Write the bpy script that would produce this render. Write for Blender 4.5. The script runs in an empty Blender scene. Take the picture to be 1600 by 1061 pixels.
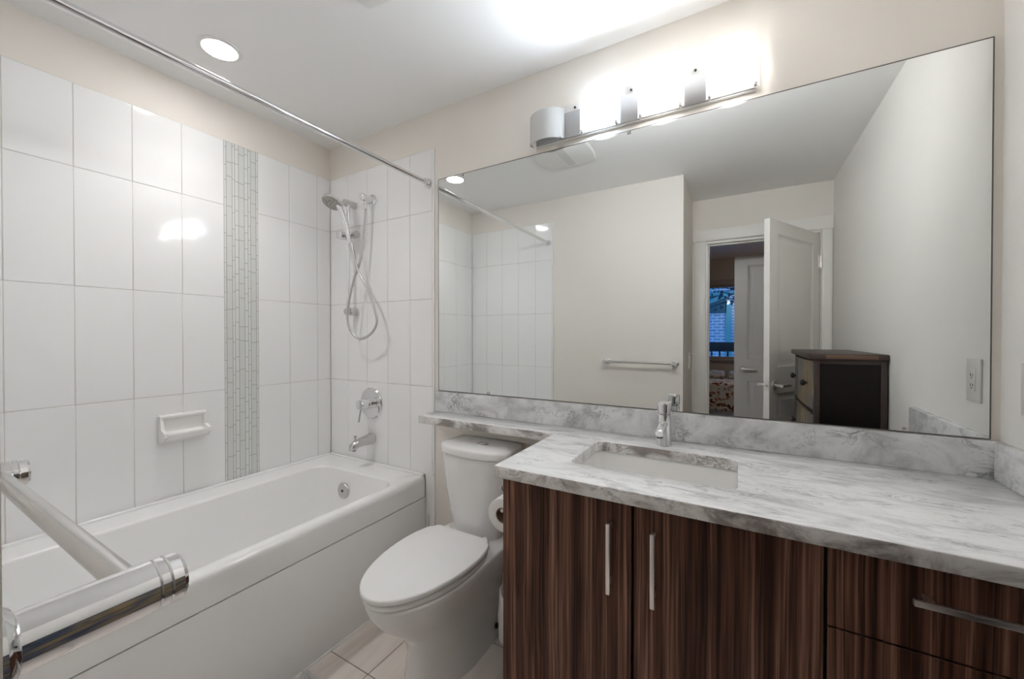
import bpy, bmesh, math, random
from mathutils import Vector, Matrix
random.seed(7)
PI = math.pi
C = bpy.context.scene.collection
S = bpy.context.scene

# ------------------------------------------------------------------ camera, world, exposure
cam_d = bpy.data.cameras.new('camera'); cam = bpy.data.objects.new('camera', cam_d); C.objects.link(cam)
cam_d.sensor_width = 36; cam_d.lens = 614.005 / 1600 * 36; cam_d.clip_start = 0.02; cam_d.clip_end = 200
cam.location = (2.24836, -1.59067, 1.29343)
cam.rotation_euler = (math.radians(90 - 0.4645), 0, math.radians(29.9528))
S.camera = cam
W = bpy.data.worlds.new('dusk'); S.world = W; W.use_nodes = True
bg = W.node_tree.nodes['Background']; bg.inputs[0].default_value = (0.10, 0.30, 0.75, 1); bg.inputs[1].default_value = 0.5
S.view_settings.view_transform = 'Standard'; S.view_settings.look = 'None'
S.view_settings.gamma = 1; S.view_settings.use_curve_mapping = False
S.view_settings.exposure = 2.2
S.cycles.max_bounces = 16; S.cycles.diffuse_bounces = 8; S.cycles.glossy_bounces = 6; S.cycles.transmission_bounces = 6
S.cycles.use_denoising = True
S.cycles.sample_clamp_indirect = 6.0
# lamp strengths (the lamps themselves are built below)
L_SHADE_COOL, L_SHADE_WARM, L_BULB, L_DOWN, L_SPOT = 54.0, 52.0, 0.6, 15.0, 4.2

# ------------------------------------------------------------------ materials
def mat(name, col, rough=0.5, metal=0.0, spec=0.5, coat=0.0, emit=None, es=0.0):
    m = bpy.data.materials.new(name); m.use_nodes = True
    b = m.node_tree.nodes['Principled BSDF']
    b.inputs['Base Color'].default_value = (*col, 1); b.inputs['Roughness'].default_value = rough
    b.inputs['Metallic'].default_value = metal; b.inputs['Specular IOR Level'].default_value = spec
    b.inputs['Coat Weight'].default_value = coat; b.inputs['Coat Roughness'].default_value = 0.05
    if emit: b.inputs['Emission Color'].default_value = (*emit, 1); b.inputs['Emission Strength'].default_value = es
    return m
def N(m, t, **kw):
    n = m.node_tree.nodes.new(t)
    for k, v in kw.items(): setattr(n, k, v)
    return n
def lk(m, a, b): m.node_tree.links.new(a, b)
def bsdf(m): return m.node_tree.nodes['Principled BSDF']
def coords(m, scale=(1, 1, 1), rot=(0, 0, 0), loc=(0, 0, 0)):
    tc = N(m, 'ShaderNodeTexCoord'); mp = N(m, 'ShaderNodeMapping')
    mp.inputs['Scale'].default_value = scale; mp.inputs['Rotation'].default_value = rot; mp.inputs['Location'].default_value = loc
    lk(m, tc.outputs['Object'], mp.inputs['Vector']); return mp.outputs['Vector']
def noise(m, vec, scale, detail=4, rough=0.5, dist=0.0):
    n = N(m, 'ShaderNodeTexNoise'); n.inputs['Scale'].default_value = scale; n.inputs['Detail'].default_value = detail
    n.inputs['Roughness'].default_value = rough; n.inputs['Distortion'].default_value = dist
    lk(m, vec, n.inputs['Vector']); return n.outputs['Fac']
def ramp(m, fac, stops, interp='LINEAR'):
    r = N(m, 'ShaderNodeValToRGB'); r.color_ramp.interpolation = interp
    e = r.color_ramp.elements
    while len(e) > 1: e.remove(e[-1])
    e[0].position = stops[0][0]; e[0].color = (*stops[0][1], 1)
    for p, c in stops[1:]:
        q = e.new(p); q.color = (*c, 1)
    lk(m, fac, r.inputs['Fac']); return r.outputs['Color']
def mixc(m, fac, a, b, mode='MIX'):
    n = N(m, 'ShaderNodeMix', data_type='RGBA', blend_type=mode)
    if hasattr(fac, 'node'): lk(m, fac, n.inputs['Factor'])
    else: n.inputs['Factor'].default_value = fac
    for i, v in ((6, a), (7, b)):
        if hasattr(v, 'node'): lk(m, v, n.inputs[i])
        else: n.inputs[i].default_value = (*v, 1)
    return n.outputs[2]
def math_(m, op, a, b=None):
    n = N(m, 'ShaderNodeMath', operation=op)
    for i, v in enumerate((a, b)):
        if v is None: continue
        if hasattr(v, 'node'): lk(m, v, n.inputs[i])
        else: n.inputs[i].default_value = v
    return n.outputs[0]
def bump(m, h, strength, dist=0.01):
    b = N(m, 'ShaderNodeBump'); b.inputs['Strength'].default_value = strength; b.inputs['Distance'].default_value = dist
    lk(m, h, b.inputs['Height']); lk(m, b.outputs['Normal'], bsdf(m).inputs['Normal'])

def paint(name, col, rough=0.55):
    m = mat(name, col, rough, spec=0.3)
    bump(m, noise(m, coords(m), 220, 3), 0.06, 0.002)
    return m
M = {}
M['ceiling'] = paint('ceiling_paint', (0.87, 0.865, 0.86), 0.7)
M['wall'] = paint('wall_paint', (0.805, 0.762, 0.710), 0.6)
M['wall_pale'] = paint('right_wall_tone', (0.87, 0.852, 0.82), 0.6)  # paler tone on the right wall than on the others
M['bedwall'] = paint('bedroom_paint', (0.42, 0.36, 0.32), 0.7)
M['trim'] = mat('trim_paint', (0.84, 0.82, 0.79), 0.35)
M['door'] = mat('door_paint', (0.80, 0.775, 0.74), 0.35)
def tile_mat(name, col):
    m = mat(name, col, 0.09)
    bump(m, noise(m, coords(m), 5.5, 2), 0.10, 0.02)
    return m
M['tile'] = tile_mat('white_glazed_tile', (0.87, 0.87, 0.868))
M['grout'] = mat('grout', (0.62, 0.60, 0.56), 0.8)
M['mosgrout'] = mat('mosaic_grout', (0.40, 0.375, 0.335), 0.8)
M['mosA'] = tile_mat('pale_glass_tile', (0.73, 0.745, 0.73))
M['mosB'] = tile_mat('grey_glass_tile', (0.67, 0.69, 0.675))
M['acrylic'] = mat('white_acrylic', (0.87, 0.867, 0.86), 0.16)
M['porcelain'] = mat('white_porcelain', (0.85, 0.845, 0.84), 0.10)
M['seat'] = mat('white_seat_plastic', (0.85, 0.845, 0.84), 0.25)
M['ceramic'] = mat('white_ceramic', (0.85, 0.84, 0.825), 0.14)
M['chrome'] = mat('chrome', (0.80, 0.80, 0.81), 0.07, 1.0)
M['chrome2'] = mat('satin_chrome', (0.62, 0.61, 0.60), 0.24, 1.0)
M['nickel'] = mat('brushed_nickel', (0.80, 0.76, 0.73), 0.33, 1.0)
M['steel'] = mat('brushed_steel_plate', (0.50, 0.50, 0.51), 0.35, 0.85)
M['hose'] = mat('metal_hose', (0.58, 0.57, 0.56), 0.3, 0.9)
bump(M['hose'], math_(M['hose'], 'SINE', math_(M['hose'], 'MULTIPLY', N(M['hose'], 'ShaderNodeTexCoord').outputs['Generated'], 400)), 0.2, 0.002)
M['spray'] = mat('spray_face', (0.42, 0.40, 0.37), 0.5)
v = N(M['spray'], 'ShaderNodeTexVoronoi'); v.inputs['Scale'].default_value = 110
lk(M['spray'], coords(M['spray']), v.inputs['Vector'])
lk(M['spray'], ramp(M['spray'], v.outputs['Distance'], [(0.25, (0.16, 0.15, 0.14)), (0.45, (0.46, 0.44, 0.41))]), bsdf(M['spray']).inputs['Base Color'])
M['mirror'] = mat('mirror_silver', (0.79, 0.805, 0.795), 0.0, 1.0)
M['black'] = mat('black_gap', (0.012, 0.010, 0.010), 0.7)
M['dark'] = mat('dark_plastic', (0.03, 0.03, 0.03), 0.4)
M['white_plastic'] = mat('white_plastic', (0.78, 0.77, 0.75), 0.35)
M['paper'] = mat('toilet_paper', (0.82, 0.81, 0.79), 0.9)
M['core'] = mat('cardboard', (0.30, 0.20, 0.13), 0.9)
M['bag'] = mat('white_bag', (0.75, 0.74, 0.73), 0.5)
M['caulk'] = mat('white_caulk', (0.85, 0.84, 0.82), 0.4)
M['mat'] = mat('white_shag', (0.80, 0.79, 0.77), 0.95)

def marble(name, rot, streak, vein=1.0, base=(0.87, 0.87, 0.875), seed=0.0, scale=1.0, dark=(0.20, 0.195, 0.20), cloudc=(0.55, 0.55, 0.56), dash=0.55, lo=0.30):
    m = mat(name, base, 0.12)
    vec = coords(m, streak, rot, (seed, seed * 1.7, seed * .6))
    cloud = noise(m, vec, 3.6 * scale, 7, 0.62, 0.7)
    c1 = ramp(m, cloud, [(lo, cloudc), (lo + 0.22 if lo < 0.35 else lo + 0.13, base), (0.8, (0.90, 0.90, 0.90))])
    n1 = noise(m, vec, 5.5 * scale, 10, 0.64, 1.6)
    v1 = math_(m, 'ABSOLUTE', math_(m, 'SUBTRACT', n1, 0.5))
    v1 = ramp(m, v1, [(0.0, (1, 1, 1)), (0.014, (0.5,) * 3), (0.05, (0, 0, 0))])
    msk = ramp(m, noise(m, vec, 3.0 * scale, 5, 0.65), [(0.49, (0, 0, 0)), (0.62, (1, 1, 1))])
    f = math_(m, 'MULTIPLY', math_(m, 'MULTIPLY', v1, msk), 0.9 * vein)
    c2 = mixc(m, f, c1, dark)
    n2 = noise(m, vec, 20 * scale, 6, 0.7, 0.8)
    v2 = ramp(m, n2, [(0.585, (0, 0, 0)), (0.70, (1, 1, 1))])
    big = ramp(m, noise(m, vec, 4.5 * scale, 3, 0.5), [(0.40, (0, 0, 0)), (0.62, (1, 1, 1))])
    c3 = mixc(m, math_(m, 'MULTIPLY', math_(m, 'MULTIPLY', v2, big), dash * vein), c2, dark)
    lk(m, c3, bsdf(m).inputs['Base Color'])
    return m
M['marble_top'] = marble('marble_counter', (0, 0, 0.25), (1.0, 2.9, 3.4), 0.8, scale=1.75, dark=(0.27, 0.27, 0.28), dash=0.6)
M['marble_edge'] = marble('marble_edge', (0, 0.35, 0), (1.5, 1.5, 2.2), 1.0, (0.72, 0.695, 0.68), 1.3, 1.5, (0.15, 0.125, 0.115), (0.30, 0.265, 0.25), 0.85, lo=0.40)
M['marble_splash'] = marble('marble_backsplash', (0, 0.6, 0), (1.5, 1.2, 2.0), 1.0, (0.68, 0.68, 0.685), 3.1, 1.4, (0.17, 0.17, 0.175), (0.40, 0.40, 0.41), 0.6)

def wood(name, seed, light=1.0):
    m = mat(name, (0.1, 0.06, 0.05), 0.38, spec=0.18)
    vec = coords(m, (1, 1, 0.012), (0, 0, 0), (seed, seed, 0))
    wv = coords(m, (3, 3, 1.3), (0, 0, 0), (seed, 0, 0))
    wob = noise(m, wv, 1.3, 2)
    add = N(m, 'ShaderNodeVectorMath', operation='ADD'); lk(m, vec, add.inputs[0])
    sc = N(m, 'ShaderNodeVectorMath', operation='SCALE'); cx = N(m, 'ShaderNodeCombineXYZ')
    lk(m, wob, cx.inputs[0]); lk(m, wob, cx.inputs[1]); lk(m, cx.outputs[0], sc.inputs[0]); sc.inputs['Scale'].default_value = 0.018
    lk(m, sc.outputs[0], add.inputs[1])
    a = noise(m, add.outputs[0], 33, 3, 0.55)
    b = noise(m, add.outputs[0], 170, 2, 0.6)
    k = light
    c1 = ramp(m, a, [(0.30, (0.038 * k, 0.0155 * k, 0.0095 * k)), (0.44, (0.062 * k, 0.0275 * k, 0.0175 * k)), (0.53, (0.096 * k, 0.045 * k, 0.030 * k)), (0.60, (0.19 * k, 0.098 * k, 0.066 * k)), (0.66, (0.092 * k, 0.042 * k, 0.027 * k))])
    c2 = ramp(m, b, [(0.36, (0.30, 0.28, 0.27)), (0.50, (0.9, 0.9, 0.9)), (0.64, (1.4, 1.4, 1.4))])
    lk(m, mixc(m, 0.85, c1, c2, 'MULTIPLY'), bsdf(m).inputs['Base Color'])
    return m
M['wood'] = wood('walnut_laminate', 0.0, 1.25)
M['wood_b'] = wood('walnut_laminate_drawer', 4.3, 1.3)
M['espresso'] = mat('espresso_wood', (0.011, 0.007, 0.007), 0.45, spec=0.25)
M['espresso_f'] = mat('espresso_frame', (0.055, 0.036, 0.031), 0.4)
M['topwood'] = mat('brown_wood_edge', (0.16, 0.085, 0.055), 0.4)
def painted(name):
    m = mat(name, (0.3, 0.3, 0.3), 0.4)
    a = noise(m, coords(m, (1, 9, 0.9)), 2.2, 5, 0.6, 0.5)
    lk(m, ramp(m, a, [(0.30, (0.02, 0.02, 0.03)), (0.38, (0.05, 0.07, 0.13)), (0.46, (0.13, 0.14, 0.17)), (0.52, (0.26, 0.18, 0.07)), (0.60, (0.34, 0.27, 0.17)), (0.66, (0.05, 0.06, 0.10)), (0.74, (0.22, 0.14, 0.07))]), bsdf(m).inputs['Base Color'])
    return m
M['drawer_paint'] = painted('painted_drawer_front')
def floor_tile():
    m = mat('beige_floor_tile', (0.42, 0.37, 0.33), 0.28)
    a = noise(m, coords(m, (3.2, 0.55, 1)), 3.0, 6, 0.6, 0.4)
    lk(m, ramp(m, a, [(0.3, (0.74, 0.64, 0.585)), (0.5, (0.84, 0.765, 0.715)), (0.7, (0.89, 0.83, 0.79))]), bsdf(m).inputs['Base Color'])
    return m
M['floor'] = floor_tile()
M['floor_grout'] = mat('floor_grout', (0.20, 0.16, 0.14), 0.9)
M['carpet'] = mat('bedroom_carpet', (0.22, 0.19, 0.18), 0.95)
def floral():
    m = mat('floral_fabric', (0.6, 0.55, 0.48), 0.9)
    vc = coords(m)
    vo = N(m, 'ShaderNodeTexNoise'); vo.inputs['Scale'].default_value = 13; vo.inputs['Detail'].default_value = 5; lk(m, vc, vo.inputs['Vector'])
    c1 = ramp(m, vo.outputs['Fac'], [(0.33, (0.03, 0.02, 0.02)), (0.38, (0.22, 0.06, 0.03)), (0.42, (0.45, 0.22, 0.10)), (0.45, (0.70, 0.63, 0.54)), (0.57, (0.76, 0.70, 0.62)), (0.61, (0.36, 0.10, 0.05)), (0.66, (0.06, 0.03, 0.03))])
    lk(m, c1, bsdf(m).inputs['Base Color']); return m
M['floral'] = floral()
M['sheet'] = mat('grey_sheet', (0.55, 0.54, 0.56), 0.9)
lk(M['sheet'], ramp(M['sheet'], noise(M['sheet'], coords(M['sheet'], (2, 6, 3)), 6, 4), [(0.4, (0.30, 0.30, 0.33)), (0.6, (0.62, 0.61, 0.62))]), bsdf(M['sheet']).inputs['Base Color'])
M['bedbase'] = mat('grey_bed_base', (0.42, 0.42, 0.45), 0.7)
M['railing'] = mat('dark_railing', (0.06, 0.055, 0.055), 0.5)
def brick():
    m = mat('dusk_brick', (0.3, 0.3, 0.3), 0.85)
    bt = N(m, 'ShaderNodeTexBrick'); lk(m, coords(m, (1, 1, 1), (PI / 2, 0, 0)), bt.inputs['Vector'])
    bt.inputs['Color1'].default_value = (0.34, 0.33, 0.36, 1); bt.inputs['Color2'].default_value = (0.24, 0.25, 0.30, 1); bt.inputs['Mortar'].default_value = (0.60, 0.60, 0.62, 1)
    bt.inputs['Scale'].default_value = 1; bt.inputs['Brick Width'].default_value = 0.22; bt.inputs['Row Height'].default_value = 0.085; bt.inputs['Mortar Size'].default_value = 0.014
    lk(m, bt.outputs['Color'], bsdf(m).inputs['Base Color']); return m
M['brick'] = brick()
M['teal'] = mat('teal_frame', (0.13, 0.30, 0.29), 0.5)
M['bark'] = mat('bark', (0.035, 0.035, 0.04), 0.9)
M['roof'] = mat('dark_roof', (0.05, 0.09, 0.09), 0.8)
M['leaf'] = mat('dark_leaf', (0.03, 0.05, 0.06), 0.8)
M['lampglow'] = mat('porch_lamp_glow', (1, 1, 1), 0.5, emit=(1, 0.95, 0.9), es=6)
def glass():
    m = bpy.data.materials.new('window_glass'); m.use_nodes = True; nt = m.node_tree
    for n in list(nt.nodes): nt.nodes.remove(n)
    o = nt.nodes.new('ShaderNodeOutputMaterial'); mx = nt.nodes.new('ShaderNodeMixShader'); t = nt.nodes.new('ShaderNodeBsdfTransparent'); g = nt.nodes.new('ShaderNodeBsdfGlossy')
    g.inputs['Roughness'].default_value = 0.0; t.inputs['Color'].default_value = (0.92, 0.96, 0.97, 1)
    f = nt.nodes.new('ShaderNodeFresnel'); f.inputs['IOR'].default_value = 1.3
    nt.links.new(f.outputs[0], mx.inputs[0]); nt.links.new(t.outputs[0], mx.inputs[1]); nt.links.new(g.outputs[0], mx.inputs[2]); nt.links.new(mx.outputs[0], o.inputs[0])
    return m
M['glass'] = glass()
def shade(name, col, es):
    m = bpy.data.materials.new(name); m.use_nodes = True; nt = m.node_tree
    b = bsdf(m)
    b.inputs['Base Color'].default_value = (0.80, 0.80, 0.79, 1); b.inputs['Roughness'].default_value = 0.18
    tr = nt.nodes.new('ShaderNodeBsdfTranslucent'); tr.inputs['Color'].default_value = (0.85, 0.85, 0.85, 1)
    mx = nt.nodes.new('ShaderNodeMixShader'); mx.inputs[0].default_value = 0.45
    out = nt.nodes['Material Output']
    nt.links.new(b.outputs[0], mx.inputs[1]); nt.links.new(tr.outputs[0], mx.inputs[2])
    last = mx.outputs[0]
    if es > 0:
        em = nt.nodes.new('ShaderNodeEmission'); em.inputs[0].default_value = (*col, 1); em.inputs[1].default_value = es
        tc = nt.nodes.new('ShaderNodeTexCoord'); mp = nt.nodes.new('ShaderNodeMapping'); mp.inputs['Scale'].default_value = (1.25, 0, 0.8)
        ln = nt.nodes.new('ShaderNodeVectorMath'); ln.operation = 'LENGTH'; nt.links.new(tc.outputs['Generated'], mp.inputs['Vector']); nt.links.new(mp.outputs[0], ln.inputs[0])
        mp.inputs['Location'].default_value = (-0.625, 0, -0.40)
        mr = nt.nodes.new('ShaderNodeMapRange'); mr.interpolation_type = 'SMOOTHERSTEP'; mr.inputs['From Min'].default_value = 0.0; mr.inputs['From Max'].default_value = 0.50; mr.inputs['To Min'].default_value = es; mr.inputs['To Max'].default_value = 0.12
        nt.links.new(ln.outputs['Value'], mr.inputs['Value']); nt.links.new(mr.outputs[0], em.inputs[1])
        ad = nt.nodes.new('ShaderNodeAddShader'); nt.links.new(last, ad.inputs[0]); nt.links.new(em.outputs[0], ad.inputs[1]); last = ad.outputs[0]
    nt.links.new(last, out.inputs[0]); return m
COOL, WARM = (0.76, 0.88, 1.0), (1.0, 0.985, 0.965)
M['shade_off'] = shade('opal_glass_unlit', COOL, 0)
M['shade_cool'] = shade('opal_glass_cool', COOL, L_SHADE_COOL)
M['shade_warm'] = shade('opal_glass_warm', WARM, L_SHADE_WARM)
M['bulb_cool'] = mat('cool_bulb', (1, 1, 1), 0.5, emit=COOL, es=L_BULB * 1.6)
M['bulb_warm'] = mat('warm_bulb', (1, 1, 1), 0.5, emit=WARM, es=L_BULB)
M['downlight'] = mat('downlight_lens', (1, 1, 1), 0.5, emit=(1.0, 0.985, 0.97), es=L_DOWN)

# ------------------------------------------------------------------ geometry helpers (world coordinates in, one mesh object out)
def merge(bm, tmp):
    me = bpy.data.meshes.new('t'); tmp.to_mesh(me); tmp.free(); bm.from_mesh(me); bpy.data.meshes.remove(me)
def box(bm, x0, x1, y0, y1, z0, z1, bev=0.0, seg=2):
    t = bmesh.new(); bmesh.ops.create_cube(t, size=1)
    for v in t.verts: v.co = Vector(((x0 + x1) / 2 + v.co.x * (x1 - x0), (y0 + y1) / 2 + v.co.y * (y1 - y0), (z0 + z1) / 2 + v.co.z * (z1 - z0)))
    if bev: bmesh.ops.bevel(t, geom=t.edges[:], offset=bev, segments=seg, affect='EDGES', profile=0.5)
    merge(bm, t)
def ring_pts(c, ax, r, n, ph=0.0):
    ax = Vector(ax).normalized(); u = ax.orthogonal().normalized() if abs(ax.z) < 0.99 else Vector((1, 0, 0)); w = ax.cross(u)
    return [Vector(c) + r * (math.cos(ph + 2 * PI * i / n) * u + math.sin(ph + 2 * PI * i / n) * w) for i in range(n)]
def loft(bm, rings, cap0=True, cap1=True, closed=True):
    vs = [[bm.verts.new(p) for p in r] for r in rings]
    n = len(vs[0])
    for a, b in zip(vs, vs[1:]):
        for i in range(n if closed else n - 1):
            j = (i + 1) % n
            try: bm.faces.new((a[i], a[j], b[j], b[i]))
            except ValueError: pass
    if cap0: bm.faces.new(list(reversed(vs[0])))
    if cap1: bm.faces.new(vs[-1])
def lathe(bm, p0, ax, prof, n=32):
    """prof: (distance along axis, radius)"""
    ax = Vector(ax).normalized(); rings = []
    for d, r in prof: rings.append(ring_pts(Vector(p0) + ax * d, ax, max(r, 1e-4), n))
    loft(bm, rings)
def cyl(bm, p0, p1, r, n=24, bev=0.0):
    p0, p1 = Vector(p0), Vector(p1); L = (p1 - p0).length
    lathe(bm, p0, p1 - p0, [(0, r - bev), (bev, r), (L - bev, r), (L, r - bev)] if bev else [(0, r), (L, r)], n)
def smooth_path(pts, k=8):
    P = [Vector(p) for p in pts]; out = []
    for i in range(len(P) - 1):
        a, b, c, d = P[max(i - 1, 0)], P[i], P[i + 1], P[min(i + 2, len(P) - 1)]
        for s in range(k):
            t = s / k
            out.append(0.5 * ((2 * b) + (c - a) * t + (2 * a - 5 * b + 4 * c - d) * t * t + (3 * b - a - 3 * c + d) * t ** 3))
    out.append(P[-1]); return out
def tube(bm, pts, r, n=14):
    rings = []; u = None
    for i, p in enumerate(pts):
        t = (Vector(pts[min(i + 1, len(pts) - 1)]) - Vector(pts[max(i - 1, 0)])).normalized()
        if u is None: u = t.orthogonal().normalized()
        u = (u - t * u.dot(t)).normalized(); w = t.cross(u)
        rr = r[i] if isinstance(r, (list, tuple)) else r
        rings.append([Vector(p) + rr * (math.cos(2 * PI * k / n) * u + math.sin(2 * PI * k / n) * w) for k in range(n)])
    loft(bm, rings)
def rr(x0, x1, y0, y1, r, z, n=8):
    out = []
    for cx, cy, a0 in ((x1 - r, y1 - r, 0), (x0 + r, y1 - r, PI / 2), (x0 + r, y0 + r, PI), (x1 - r, y0 + r, 1.5 * PI)):
        for i in range(n + 1):
            a = a0 + PI / 2 * i / n; out.append(Vector((cx + r * math.cos(a), cy + r * math.sin(a), z)))
    return out
def prism(bm, pts2, z0, z1, bev=0.0, seg=3):
    t = bmesh.new()
    loft(t, [[Vector((x, y, z0)) for x, y in pts2], [Vector((x, y, z1)) for x, y in pts2]])
    bmesh.ops.recalc_face_normals(t, faces=t.faces)
    if bev:
        ed = [e for e in t.edges if len(e.link_faces) == 2 and abs(e.verts[0].co.z - e.verts[1].co.z) < 1e-6 and any(len(f.verts) > 4 for f in e.link_faces)]
        bmesh.ops.bevel(t, geom=ed, offset=bev, segments=seg, affect='EDGES', profile=0.5)
    merge(bm, t)
def NB(): return bmesh.new()
def obj(name, bm, m, parent=None, origin=None, angle=40, local=False, mats=None):
    bmesh.ops.recalc_face_normals(bm, faces=bm.faces)
    if parent is not None and not local:
        root = parent
        while root.parent: root = root.parent
        bmesh.ops.translate(bm, verts=bm.verts, vec=-root.location)
    elif parent is None:
        if origin is None:
            xs = [v.co for v in bm.verts]
            origin = Vector(((min(c.x for c in xs) + max(c.x for c in xs)) / 2, (min(c.y for c in xs) + max(c.y for c in xs)) / 2, min(c.z for c in xs)))
        bmesh.ops.translate(bm, verts=bm.verts, vec=-Vector(origin))
    me = bpy.data.meshes.new(name); bm.to_mesh(me); bm.free()
    for p in me.polygons: p.use_smooth = True
    me.set_sharp_from_angle(angle=math.radians(angle))
    o = bpy.data.objects.new(name, me); C.objects.link(o)
    for k in (mats or [m]): me.materials.append(k)
    if parent is not None: o.parent = parent
    else: o.location = origin
    return o
def thing(name, label, cat, loc=(0, 0, 0), rotz=0, group=None):
    o = bpy.data.objects.new(name, None); C.objects.link(o); o.empty_display_size = 0.1
    o.location = loc; o.rotation_euler = (0, 0, rotz); o['label'] = label; o['category'] = cat
    if group: o['group'] = group
    return o
def tag(o, label, cat, group=None):
    o['label'] = label; o['category'] = cat
    if group: o['group'] = group
    return o
def struct(name, bm, m, label, parent=None, **kw):
    o = obj(name, bm, m, parent, **kw)
    if parent is None: o['kind'] = 'structure'; o['label'] = label; o['category'] = kw.get('cat', name.split('_')[0])
    return o
def sbox(name, m, label, *bxs, bev=0.0):
    bm = NB()
    for b in bxs: box(bm, *b, bev=bev)
    return struct(name, bm, m, label)

# ------------------------------------------------------------------ room shell
ZC = 2.48; XR = 2.87; YF = -1.544; XC = 1.895; YD = -2.213
def floor_mesh():
    bm = NB(); g = 0.0016
    box(bm, -0.1, XR + 0.1, YD - 0.1, 0.1, -0.06, -0.0012)
    return bm
fl = struct('floor', floor_mesh(), M['floor_grout'], 'beige streaked floor tiles with thin dark grout lines')
bm = NB(); g = 0.0018
ys = [-0.202 + 0.37 * k for k in range(-6, 2)]; xs = [1.025 + 0.60 * k for k in range(-2, 5)]
for x0, x1 in zip(xs, xs[1:]):
    for y0, y1 in zip(ys, ys[1:]):
        a, b, c, d = max(x0, -0.05), min(x1, XR), max(y0, YD - 0.09), min(y1, 0)
        if b - a > 0.02 and d - c > 0.02: box(bm, a + g, b - g, c + g, d - g, -0.02, 0.0)
struct('floor_tile', bm, M['floor'], 'beige streaked floor tiles', fl)
sbox('ceiling', M['ceiling'], 'white painted ceiling with a recessed light and a fan', (-0.1, XR + 0.1, YD - 0.1, 0.1, ZC, ZC + 0.1))
sbox('wall_left', M['wall'], 'beige painted wall above the white tile beside the tub', (-0.108, -0.008, -1.65, 0.006, 0, ZC))
sbox('wall_back', M['wall'], 'beige painted wall behind the mirror and the toilet', (-0.108, XR + 0.1, 0.006, 0.106, 0, ZC))
sbox('wall_right', M['wall_pale'], 'pale wall at the right end of the vanity', (XR, XR + 0.1, YD - 0.1, 0.006, 0, ZC))
sbox('wall_front', M['wall'], 'beige wall carrying the towel bar, seen in the mirror', (-0.108, XC, -1.644, YF, 0, ZC))
sbox('wall_entry_left', M['wall'], 'narrow wall by the doorway with the light switch', (XC - 0.1, XC, YD - 0.1, -1.644, 0, ZC))
sbox('wall_entry', M['wall'], 'wall holding the bathroom doorway', (XC, 2.005, YD - 0.1, YD, 0, ZC), (2.795, XR, YD - 0.1, YD, 0, ZC), (2.005, 2.795, YD - 0.1, YD, 2.10, ZC))

# tile on three walls: bevelled tiles over a grout backing
Z0T, Z1T, Z2T, Z3T, ZT = 0.556, 1.0243, 1.4912, 1.9561, 2.2824
def tiles(name, label, plane, cols, rows, mt=M['tile']):
    bm = NB(); tl = NB(); g = 0.0011
    lo, hi = cols[0][0], cols[-1][1]
    def put(b, a0, a1, z0, z1, d0, d1, bev=0.0):
        if plane == 'left': box(b, d0, d1, a0, a1, z0, z1, bev, 1)
        elif plane == 'back': box(b, a0, a1, -d1, -d0, z0, z1, bev, 1)
        else: box(b, a0, a1, YF + d0 + 0.008, YF + d1 + 0.008, z0, z1, bev, 1)
    for a0, a1 in cols:
        put(bm, a0, a1, rows[0], rows[-1], -0.009, -0.0014)
        for z0, z1 in zip(rows, rows[1:]): put(tl, a0 + g, a1 - g, z0 + g, z1 - g, -0.008, 0.0, 0.0014)
    w = struct(name, bm, M['grout'], label)
    struct('tile', tl, mt, label, w)
    return w
rows = [0.55, Z1T, Z2T, Z3T, ZT]
yl = [-1.532, -1.4585, -1.2855, -1.1130, -0.9405, -0.768, -0.595]
tiles('wall_left_tile', 'white glossy tile on the long wall beside the tub, left of the mosaic strip', 'left', list(zip(yl, yl[1:])), rows)
yr = [-0.433, -0.2615, -0.0885, -0.0005]
tiles('wall_left_tile_corner', 'white glossy tile between the mosaic strip and the corner', 'left', list(zip(yr, yr[1:])), rows)
xb = [0.0005, 0.169, 0.341, 0.513, 0.6865, 0.846]
tiles('wall_back_tile', 'white glossy tile on the wall with the shower', 'back', list(zip(xb, xb[1:])), rows)
tiles('wall_front_tile', 'white glossy tile at the foot of the tub, seen in the mirror', 'front', list(zip(xb, xb[1:])), rows)
bm = NB(); box(bm, 0.8472, 0.858, -0.001, 0.006, 0.5575, ZT, 0.001, 1); box(bm, 0.797, 0.858, -0.001, 0.006, 0.0, 0.5545, 0.001, 1)
struct('trim_1', bm, M['tile'], 'white tile edge trim between tub wall and painted wall')
bm = NB(); box(bm, 0.8472, 0.858, YF, YF + 0.009, 0.5575, ZT, 0.001, 1)
struct('trim_2', bm, M['tile'], 'white tile edge trim seen in the mirror')
# mosaic strip: glass sticks of unequal width, staggered joints
bm = NB(); box(bm, -0.009, -0.0016, -0.595, -0.433, 0.55, ZT)
mos = struct('wall_left_mosaic', bm, M['mosgrout'], 'vertical strip of narrow grey green glass mosaic sticks on the tub wall')
wd = [0.010, 0.026, 0.0115, 0.0175, 0.026, 0.0165, 0.0125, 0.026, 0.010]
k = 0.162 / sum(wd); y = -0.595; A = NB(); B = NB()
for i, w_ in enumerate(wd):
    w_ *= k; z = 0.55 - random.random() * 0.12
    while z < ZT:
        L = random.choice((0.072, 0.075, 0.15, 0.152)) if w_ > 0.02 else random.choice((0.075, 0.085, 0.09))
        a, b = max(z, 0.55), min(z + L, ZT)
        if b - a > 0.004: box(A if (i % 3 != 1) else B, -0.008, -0.0004 - 0.0004 * random.random(), y + 0.0013, y + w_ - 0.0013, a + 0.0015, b - 0.0015, 0.0006, 1)
        z += L
    y += w_
struct('glass_stick', A, M['mosA'], '', mos); struct('glass_stick', B, M['mosB'], '', mos)

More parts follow.
